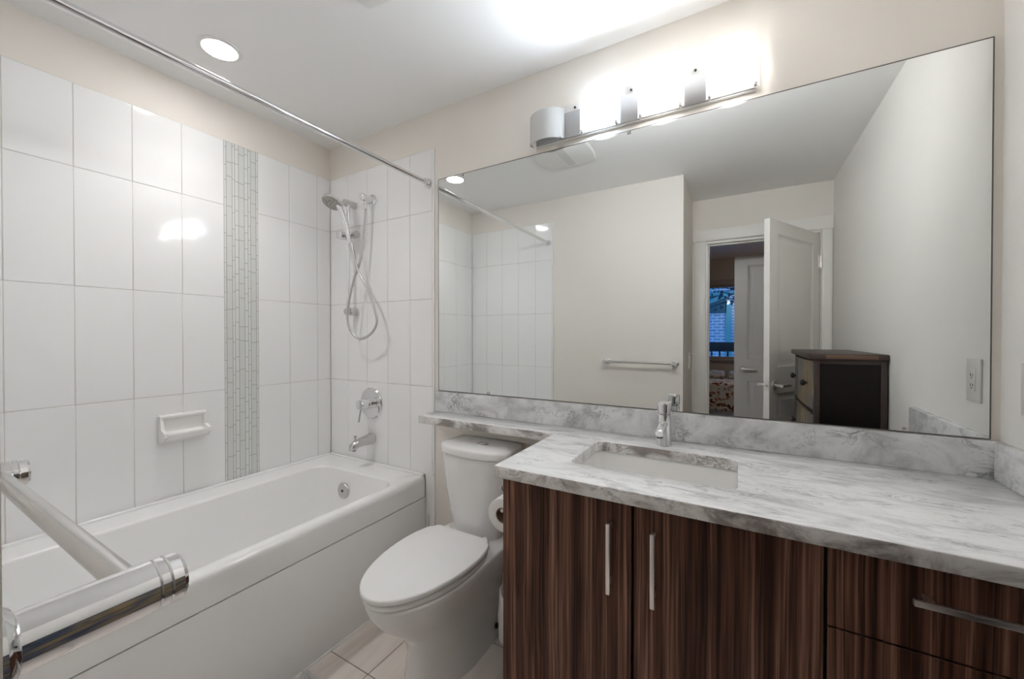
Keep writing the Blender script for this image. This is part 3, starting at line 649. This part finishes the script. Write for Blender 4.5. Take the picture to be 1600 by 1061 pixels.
def bar_handle(parent, a, b, vertical):
    bm = NB()
    if vertical:
        x, z0, z1 = a, b[0], b[1]
        box(bm, x - 0.0055, x + 0.0055, YV - 0.036, YV - 0.026, z0, z1, 0.0015)
        for z in (z0 + 0.026, z1 - 0.012): box(bm, x - 0.005, x + 0.005, YV - 0.028, YV, z - 0.006, z + 0.006, 0.001)
    else:
        z, x0, x1 = a, b[0], b[1]
        box(bm, x0, x1, YV - 0.036, YV - 0.026, z - 0.0055, z + 0.0055, 0.0015)
        for x in (x0 + 0.026, x1 - 0.026): box(bm, x - 0.006, x + 0.006, YV - 0.028, YV, z - 0.005, z + 0.005, 0.001)
    return obj('handle', bm, M['nickel'], parent)
for (x0, x1, hx, mt) in ((XV0, 2.0115, 1.960, 'wood_b'), (2.0185, 2.4035, 2.069, 'wood')):
    bm = NB(); box(bm, x0, x1, YV, YV + 0.019, 0.105, 0.861, 0.0008, 1); d = obj('door', bm, M[mt], vn); bar_handle(d, hx, (0.630, 0.812), True)
for (z0, z1, hz) in ((0.697, 0.861, 0.803), (0.404, 0.692, 0.62), (0.105, 0.399, 0.33)):
    bm = NB(); box(bm, 2.4105, XV1, YV, YV + 0.019, z0, z1, 0.0008, 1); d = obj('drawer', bm, M['wood_b'], vn); bar_handle(d, hz, (2.530, 2.735), False)

ct = thing('countertop', 'grey veined white marble counter with a narrow shelf over the toilet', 'countertop', (2.24, -0.29, 0.868))
sx0, sx1, sy0, sy1 = 1.797, 2.247, -0.452, -0.166
def counter():
    bm = NB()
    outer = [(0.887, -0.0), (0.887, -0.150), (1.611, -0.150), (1.611, -0.594), (2.8695, -0.594), (2.8695, -0.0)]
    inner = [(p.x, p.y) for p in rr(sx0, sx1, sy0, sy1, 0.028, 0, 6)]
    def fill(z):
        vo = [bm.verts.new((x, y, z)) for x, y in outer]; vi = [bm.verts.new((x, y, z)) for x, y in inner]
        eo = [bm.edges.new((vo[i], vo[(i + 1) % len(vo)])) for i in range(len(vo))]; ei = [bm.edges.new((vi[i], vi[(i + 1) % len(vi)])) for i in range(len(vi))]
        bmesh.ops.triangle_fill(bm, edges=eo + ei, use_beauty=True)
        return vo, vi
    a, ai = fill(0.8685); b, bi = fill(0.905)
    for p, q in ((a, b), (ai, bi)):
        for i in range(len(p)):
            j = (i + 1) % len(p); bm.faces.new((p[i], p[j], q[j], q[i]))
    bmesh.ops.recalc_face_normals(bm, faces=bm.faces)
    ed = [e for e in bm.edges if len(e.link_faces) == 2 and e.calc_face_angle() > 0.6]
    bmesh.ops.bevel(bm, geom=ed, offset=0.003, segments=2, affect='EDGES', profile=0.5)
    return bm
slab = obj('slab', counter(), M['marble_top'], ct, angle=50, mats=[M['marble_top'], M['marble_edge']])
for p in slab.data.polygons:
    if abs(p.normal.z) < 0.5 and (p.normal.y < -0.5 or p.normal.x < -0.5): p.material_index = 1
bm = NB(); box(bm, 0.881, 2.8695, -0.020, -0.0008, 0.905, 1.0085, 0.002); obj('backsplash', bm, M['marble_splash'], ct)
bm = NB(); box(bm, 2.8485, 2.8695, -0.594, -0.0205, 0.905, 1.0085, 0.002); obj('side_splash', bm, M['marble_top'], ct)
bm = NB(); box(bm, 0.905, 1.609, -0.020, 0.0055, 0.808, 0.868, 0.002); obj('support_rail', bm, M['wall'], ct)

sk = thing('sink', 'white rectangular undermount sink in the marble counter', 'sink', (2.02, -0.31, 0.72))
bm = NB(); e = 0.006
R = [rr(sx0 - 0.03, sx1 + 0.03, sy0 - 0.03, sy1 + 0.03, 0.04, 0.8675, 6), rr(sx0 - e, sx1 + e, sy0 - e, sy1 + e, 0.034, 0.8675, 6), rr(sx0 - e + 0.004, sx1 + e - 0.004, sy0 - e + 0.004, sy1 + e - 0.004, 0.034, 0.860, 6),
     rr(sx0 + 0.004, sx1 - 0.004, sy0 + 0.004, sy1 - 0.004, 0.04, 0.80, 6), rr(sx0 + 0.012, sx1 - 0.012, sy0 + 0.012, sy1 - 0.012, 0.045, 0.762, 6), rr(sx0 + 0.03, sx1 - 0.03, sy0 + 0.03, sy1 - 0.03, 0.05, 0.744, 6), rr(sx0 + 0.07, sx1 - 0.07, sy0 + 0.07, sy1 - 0.07, 0.05, 0.738, 6), rr(sx0 + 0.18, sx1 - 0.18, sy0 + 0.12, sy1 - 0.12, 0.02, 0.734, 6)]
loft(bm, R, cap0=False); obj('basin', bm, M['ceramic'], sk, angle=60)
bm = NB(); lathe(bm, (2.022, -0.30, 0.7345), (0, 0, 1), [(0, 0.028), (0.004, 0.027), (0.005, 0.01)], 24); obj('drain', bm, M['chrome'], sk)

fc = thing('faucet', 'chrome single lever basin faucet behind the sink', 'faucet', (2.021, -0.107, 0.905))
fx, fy = 2.021, -0.107
bm = NB(); lathe(bm, (fx, fy, 0.9052), (0, 0, 1), [(0, 0.0265), (0.004, 0.0265), (0.010, 0.0255), (0.05, 0.0245), (0.110, 0.0240), (0.112, 0.022)], 36); obj('body', bm, M['chrome'], fc)
bm = NB()
def fr(y, hw, hz, z): return [Vector((fx + q.x, y, z + q.y)) for q in rr(-hw, hw, -hz, hz, min(hw, hz) * 0.9, 0, 5)]
loft(bm, [fr(fy - 0.010, 0.014, 0.013, 0.985), fr(fy - 0.05, 0.014, 0.0125, 0.980), fr(fy - 0.085, 0.0135, 0.0115, 0.974), fr(fy - 0.105, 0.0135, 0.0115, 0.969), fr(fy - 0.108, 0.012, 0.010, 0.968)]); sp2 = obj('spout', bm, M['chrome'], fc, angle=50)
bm = NB(); lathe(bm, (fx, fy - 0.096, 0.959), (0, 0.1, -1), [(0, 0.0095), (0.006, 0.0095), (0.0065, 0.006)], 18); obj('aerator', bm, M['dark'], sp2)
bm = NB(); lathe(bm, (fx, fy, 1.018), (0, 0, 1), [(0, 0.022), (0.002, 0.0245), (0.034, 0.0250), (0.040, 0.0235), (0.042, 0.012)], 36)
box(bm, fx + 0.008, fx + 0.020, fy + 0.012, fy + 0.040, 1.052, 1.0585, 0.002)
obj('lever_cap', bm, M['chrome'], fc)

# ------------------------------------------------------------------ toilet
TX = 1.222
tl = thing('toilet', 'white two piece toilet with closed lid between tub and vanity', 'toilet', (TX, -0.38, 0))
def egg(hw, yb, yf, yc, z, nb=5.0, nf=2.0, n=56):
    out = []
    for i in range(n):
        t = 2 * PI * i / n; c, s = math.cos(t), math.sin(t); p = nf if s < 0 else nb
        L = (yc - yf) if s < 0 else (yb - yc)
        out.append(Vector((TX + hw * (1 if c > 0 else -1) * abs(c) ** (2 / p), yc + L * (1 if s > 0 else -1) * abs(s) ** (2 / p), z)))
    return out
bm = NB()
R = [egg(0.136, -0.06, -0.545, -0.30, 0.0, 6), egg(0.133, -0.06, -0.54, -0.30, 0.02, 6), egg(0.126, -0.06, -0.535, -0.30, 0.10, 5), egg(0.122, -0.055, -0.545, -0.31, 0.17, 5), egg(0.126, -0.05, -0.585, -0.33, 0.22, 5),
     egg(0.140, -0.045, -0.640, -0.35, 0.27, 5), egg(0.157, -0.04, -0.685, -0.37, 0.32, 5), egg(0.170, -0.035, -0.712, -0.385, 0.36, 5), egg(0.176, -0.03, -0.722, -0.39, 0.392, 5), egg(0.174, -0.03, -0.720, -0.39, 0.402, 5), egg(0.165, -0.035, -0.712, -0.39, 0.405, 5)]
loft(bm, R)
obj('bowl', bm, M['porcelain'], tl, angle=70)
bm = NB(); lathe(bm, (TX + 0.1355, -0.175, 0.055), (1, 0, 0.05), [(-0.004, 0.011), (0.003, 0.011), (0.005, 0.006)], 14); obj('bolt_cap', bm, M['dark'], tl)
def lid_outline(hw, yb, yf, yc, wb, d=0.0, n=26):
    pts = []
    for i in range(n + 1):
        t = PI * i / n; pts.append((TX - 0.004 + (hw - d) * math.cos(t), yc - (yc - yf - d) * math.sin(t)))
    rc = 0.022; x2 = wb - d; yb2 = yb - d
    left = []
    for i in range(1, 7):
        t = i / 7; left.append((TX - 0.004 - ((hw - d) + (x2 - (hw - d)) * (1 - math.cos(t * PI / 2)) ** 0.9), yc + (yb2 - rc - yc) * math.sin(t * PI / 2) ** 1.0))
    cor = [(TX - 0.004 - x2 + rc * (1 - math.cos(a)) , yb2 - rc + rc * math.sin(a)) for a in (0, PI / 8, PI / 4, 3 * PI / 8, PI / 2)]
    left += cor
    pts += left + [(2 * (TX - 0.004) - x, y) for x, y in reversed(left)]
    return pts
bm = NB(); prism(bm, lid_outline(0.180, -0.232, -0.728, -0.395, 0.142, 0.002), 0.406, 0.424, 0.005); obj('seat_ring', bm, M['seat'], tl)
bm = NB(); prism(bm, lid_outline(0.182, -0.228, -0.735, -0.395, 0.143), 0.430, 0.450, 0.007); prism(bm, lid_outline(0.17, -0.24, -0.72, -0.395, 0.13), 0.424, 0.431); obj('seat_lid', bm, M['seat'], tl)
for s in (-1, 1):
    bm = NB(); cyl(bm, (TX + s * 0.10, -0.215, 0.404), (TX + s * 0.10, -0.215, 0.440), 0.012, 14, 0.002); cyl(bm, (TX + s * 0.10 - 0.02, -0.222, 0.432), (TX + s * 0.10 + 0.02, -0.222, 0.432), 0.009, 14)
    obj('hinge', bm, M['seat'], tl)
def tank(hw, d, z, bulge):
    pts = []; yb = -0.012; ys_ = -(d - bulge)
    for i in range(25):
        s = -1 + 2 * i / 24; e = abs(s) ** 7
        pts.append(Vector((TX + hw * s, ys_ - bulge * (1 - s * s) + e * 0.022, z)))
    for s in (1, -1):
        for a in range(5):
            t = a / 4 if s > 0 else 1 - a / 4
            pts.append(Vector((TX + s * (hw - (0.012 * t ** 2)), ys_ + 0.025 + (yb - ys_ - 0.025) * t, z)))
    return pts
bm = NB(); loft(bm, [tank(0.120, 0.190, 0.404, 0.04), tank(0.128, 0.197, 0.440, 0.042), tank(0.150, 0.200, 0.50, 0.042), tank(0.170, 0.205, 0.60, 0.043), tank(0.181, 0.210, 0.70, 0.044), tank(0.186, 0.213, 0.760, 0.045)]); obj('tank', bm, M['porcelain'], tl, angle=50)
bm = NB(); loft(bm, [tank(0.184, 0.211, 0.7605, 0.045), tank(0.184, 0.211, 0.764, 0.045), tank(0.191, 0.219, 0.765, 0.046), tank(0.191, 0.219, 0.788, 0.046), tank(0.187, 0.215, 0.797, 0.046), tank(0.176, 0.20, 0.802, 0.045), tank(0.12, 0.15, 0.804, 0.03)]); obj('tank_lid', bm, M['porcelain'], tl, angle=50)
bm = NB(); lathe(bm, (1.243, -0.112, 0.8035), (0, 0, 1), [(0, 0.026), (0.004, 0.025), (0.006, 0.021), (0.006, 0.019), (0.0075, 0.018), (0.008, 0.005)], 28); obj('flush_button', bm, M['chrome'], tl)

# toilet paper, holder, brush, bin, bath mat
hp = thing('toilet_paper_holder', 'chrome paper holder on the side of the vanity cabinet', 'paper holder', (1.6, -0.42, 0.69))
bm = NB(); cyl(bm, (1.6255, -0.36, 0.72), (1.619, -0.36, 0.72), 0.022, 20, 0.002); tube(bm, smooth_path([(1.62, -0.36, 0.72), (1.575, -0.36, 0.72), (1.566, -0.37, 0.716), (1.566, -0.395, 0.7112), (1.566, -0.475, 0.7112)], 4), 0.006, 10); obj('arm', bm, M['chrome'], hp)
bm = NB(); tube(bm, [(1.612 + 0.010 * math.cos(t), -0.535, 0.817 + 0.012 * math.sin(t)) for t in [2 * PI * i / 16 for i in range(17)]], 0.0028, 8); cyl(bm, (1.625, -0.535, 0.817), (1.617, -0.535, 0.817), 0.004, 10)
tag(obj('robe_hook', bm, M['chrome2']), 'small chrome ring hook on the vanity side under the counter', 'hook')
tp = thing('toilet_paper_roll', 'white toilet paper roll hanging beside the vanity', 'toilet paper', (1.566, -0.42, 0.692))
bm = NB()
def roll(b, p, L, r0, r1, n=36):
    rg = [ring_pts((p[0], p[1], p[2]), (0, 1, 0), r0, n), ring_pts((p[0], p[1], p[2]), (0, 1, 0), r1 - 0.002, n), ring_pts((p[0], p[1] + 0.002, p[2]), (0, 1, 0), r1, n), ring_pts((p[0], p[1] + L, p[2]), (0, 1, 0), r1, n), ring_pts((p[0], p[1] + L, p[2]), (0, 1, 0), r0, n), ring_pts((p[0], p[1], p[2]), (0, 1, 0), r0, n)]
    loft(b, rg, False, False)
roll(bm, (1.566, -0.470, 0.692), 0.10, 0.0265, 0.057); obj('paper', bm, M['paper'], tp, angle=50)
bm = NB(); roll(bm, (1.566, -0.4695, 0.692), 0.099, 0.0245, 0.0262); obj('core', bm, M['core'], tp)
tb = thing('toilet_brush', 'slim toilet brush in a pot between the tub and the toilet', 'toilet brush', (0.895, -0.09, 0))
bm = NB(); lathe(bm, (0.895, -0.09, 0.0), (0, 0, 1), [(0, 0.045), (0.004, 0.047), (0.13, 0.042), (0.135, 0.036), (0.136, 0.01)], 24); obj('pot', bm, M['white_plastic'], tb)
bm = NB(); box(bm, 0.889, 0.901, -0.096, -0.084, 0.13, 0.392, 0.003); obj('handle', bm, M['chrome'], tb)
wb_ = thing('waste_bin', 'small dark bin with a white bag between toilet and vanity', 'bin', (1.528, -0.255, 0))
bm = NB(); lathe(bm, (1.528, -0.255, 0.0), (0, 0, 1), [(0, 0.066), (0.004, 0.070), (0.30, 0.088), (0.302, 0.086), (0.298, 0.083), (0.02, 0.066), (0.018, 0.01)], 28); obj('bucket', bm, M['dark'], wb_)
bm = NB()
rg = []
for z, r in ((0.24, 0.086), (0.15, 0.095), (0.22, 0.096), (0.304, 0.092), (0.308, 0.088), (0.296, 0.080), (0.15, 0.071)):
    rg.append([Vector((1.528 + (r + 0.002 * math.sin(7 * t + z * 30)) * math.cos(t), -0.255 + (r + 0.002 * math.sin(5 * t)) * math.sin(t), z + 0.012 * math.sin(4 * t + 1) * (z < 0.16))) for t in [2 * PI * i / 40 for i in range(40)]])
loft(bm, rg[1:], False, False); obj('bag', bm, M['bag'], wb_, angle=60)
bm = NB(); box(bm, 0.828, 1.39, -1.15, -0.702, 0.001, 0.014, 0.004)
for q in range(5200):
    x, y = random.uniform(0.824, 1.395), random.uniform(-1.155, -0.698)
    if q < 900: y = random.uniform(-0.716, -0.694); x = random.uniform(0.820, 1.396)
    h = random.uniform(0.014, 0.028); a = random.uniform(0, 2 * PI); l = random.uniform(0.004, 0.016); w_ = 0.0016
    c = Vector((x, y, 0.010)); d = Vector((math.cos(a), math.sin(a), 0)); p = Vector((-d.y, d.x, 0)) * w_
    tip = c + d * l + Vector((0, 0, h)); mid = c + d * l * 0.35 + Vector((0, 0, h * 0.65))
    v = [bm.verts.new(k_) for k_ in (c - p, c + p, mid + p, mid - p, tip)]
    bm.faces.new((v[0], v[1], v[2], v[3])); bm.faces.new((v[3], v[2], v[4]))
tag(obj('bath_mat', bm, M['mat']), 'white shaggy bath mat on the floor tiles beside the tub', 'bath mat')

# towel bar
tw = thing('towel_bar', 'chrome towel bar with round posts on the wall left of the camera', 'towel bar', (1.588, YF, 1.09))
bm = NB(); cyl(bm, (1.338, -1.472, 1.0935), (1.842, -1.472, 1.0935), 0.0095, 24); obj('bar', bm, M['chrome2'], tw)
for x in (1.336, 1.842):
    bm = NB(); lathe(bm, (x, YF, 1.0935), (0, 1, 0), [(0, 0.0275), (0.006, 0.0275), (0.010, 0.024), (0.012, 0.0195), (0.080, 0.0195), (0.081, 0.0187), (0.082, 0.0195), (0.087, 0.0195), (0.088, 0.0187), (0.089, 0.0195), (0.096, 0.0190), (0.099, 0.0165), (0.100, 0.008)], 48)
    obj('post', bm, M['chrome'], tw, angle=30)

# switch and outlet
sw = thing('light_switch', 'white light switch plate on the narrow wall by the doorway', 'light switch', (XC, -1.96, 1.09))
bm = NB(); box(bm, XC, XC + 0.006, -2.01, -1.90, 1.03, 1.16, 0.002); obj('plate', bm, M['white_plastic'], sw)
for y in (-1.98, -1.93):
    bm = NB(); box(bm, XC + 0.006, XC + 0.010, y - 0.016, y + 0.016, 1.062, 1.128, 0.001); obj('rocker', bm, M['white_plastic'], sw)
ol = thing('power_outlet', 'white power outlet on the right wall above the marble side splash', 'outlet', (XR, -0.137, 1.16))
bm = NB(); box(bm, XR - 0.006, XR, -0.178, -0.096, 1.095, 1.226, 0.002); obj('plate', bm, M['white_plastic'], ol)
bm = NB(); box(bm, XR - 0.0085, XR - 0.005, -0.154, -0.120, 1.127, 1.194, 0.001); so_ = obj('socket', bm, M['white_plastic'], ol)
bm = NB()
for z in (1.146, 1.177):
    for y, h in ((-0.143, 0.008), (-0.130, 0.0065)): box(bm, XR - 0.0092, XR - 0.008, y - 0.001, y + 0.001, z - h / 2, z + h / 2)
    cyl(bm, (XR - 0.0092, -0.1365, z - 0.009), (XR - 0.008, -0.1365, z - 0.009), 0.0022, 10)
obj('slots', bm, M['dark'], so_)

# ------------------------------------------------------------------ dresser, seen in the mirror
dr = thing('dresser', 'dark wooden dresser with painted drawers standing beside the open door', 'dresser', (2.72, -1.30, 0))
X0, X1, Y0, Y1 = 2.584, 2.862, -1.690, -0.912
bm = NB(); box(bm, X0 - 0.022, X1 + 0.006, Y0 - 0.01, Y1 + 0.012, 1.176, 1.206, 0.006, 2); tp_ = obj('top', bm, M['espresso_f'], dr)
bm = NB(); box(bm, X0 + 0.045, X1 - 0.035, Y1 + 0.008, Y1 + 0.0135, 1.181, 1.200, 0.001); obj('edge_strip', bm, M['topwood'], tp_)
for x0, x1 in ((X0, X0 + 0.022), (X1 - 0.022, X1)):
    for y0, y1 in ((Y1 - 0.03, Y1), (Y0, Y0 + 0.03)):
        bm = NB(); box(bm, x0, x1, y0, y1, 0.0, 1.176, 0.002); obj('corner_post', bm, M['espresso_f'], dr)
for z0, z1 in ((1.155, 1.176), (0.03, 0.09)):
    bm = NB(); box(bm, X0 + 0.022, X1 - 0.022, Y1 - 0.02, Y1 - 0.002, z0, z1); obj('rail', bm, M['espresso_f'], dr)
bm = NB(); box(bm, X0 + 0.02, X1 - 0.02, Y1 - 0.016, Y1 - 0.010, 0.05, 1.16); box(bm, X0 + 0.02, X1 - 0.02, Y0 + 0.010, Y0 + 0.016, 0.05, 1.16); box(bm, X1 - 0.015, X1 - 0.008, Y0 + 0.02, Y1 - 0.02, 0.05, 1.17); box(bm, X0 + 0.006, X1 - 0.02, Y0 + 0.02, Y1 - 0.02, 0.03, 0.05)
obj('side_panel', bm, M['espresso'], dr)
bm = NB(); box(bm, X0 + 0.006, X0 + 0.010, Y0 + 0.02, Y1 - 0.02, 0.05, 1.17); obj('front_gap', bm, M['black'], dr)
for z0, z1 in ((0.915, 1.165), (0.63, 0.880), (0.345, 0.595), (0.06, 0.310)):
    bm = NB(); ya, yb = Y0 + 0.034, Y1 - 0.034; n = 14
    def bow(x_, z_): return [Vector((x_ - 0.016 * (1 - (2 * i / n - 1) ** 2), ya + (yb - ya) * i / n, z_)) for i in range(n + 1)]
    def prf(z_): return bow(X0 - 0.002, z_) + list(reversed([Vector((X0 + 0.012, p.y, z_)) for p in bow(0, z_)]))
    loft(bm, [prf(z0), prf(z1)]); d = obj('drawer', bm, M['drawer_paint'], dr, angle=30)
    for y in (ya + 0.13, yb - 0.13):
        bm = NB(); lathe(bm, (X0 - 0.010, y, (z0 + z1) / 2), (-1, 0, 0), [(0, 0.007), (0.008, 0.007), (0.012, 0.016), (0.022, 0.018), (0.030, 0.012), (0.032, 0.003)], 18); obj('knob', bm, M['dark'], d)
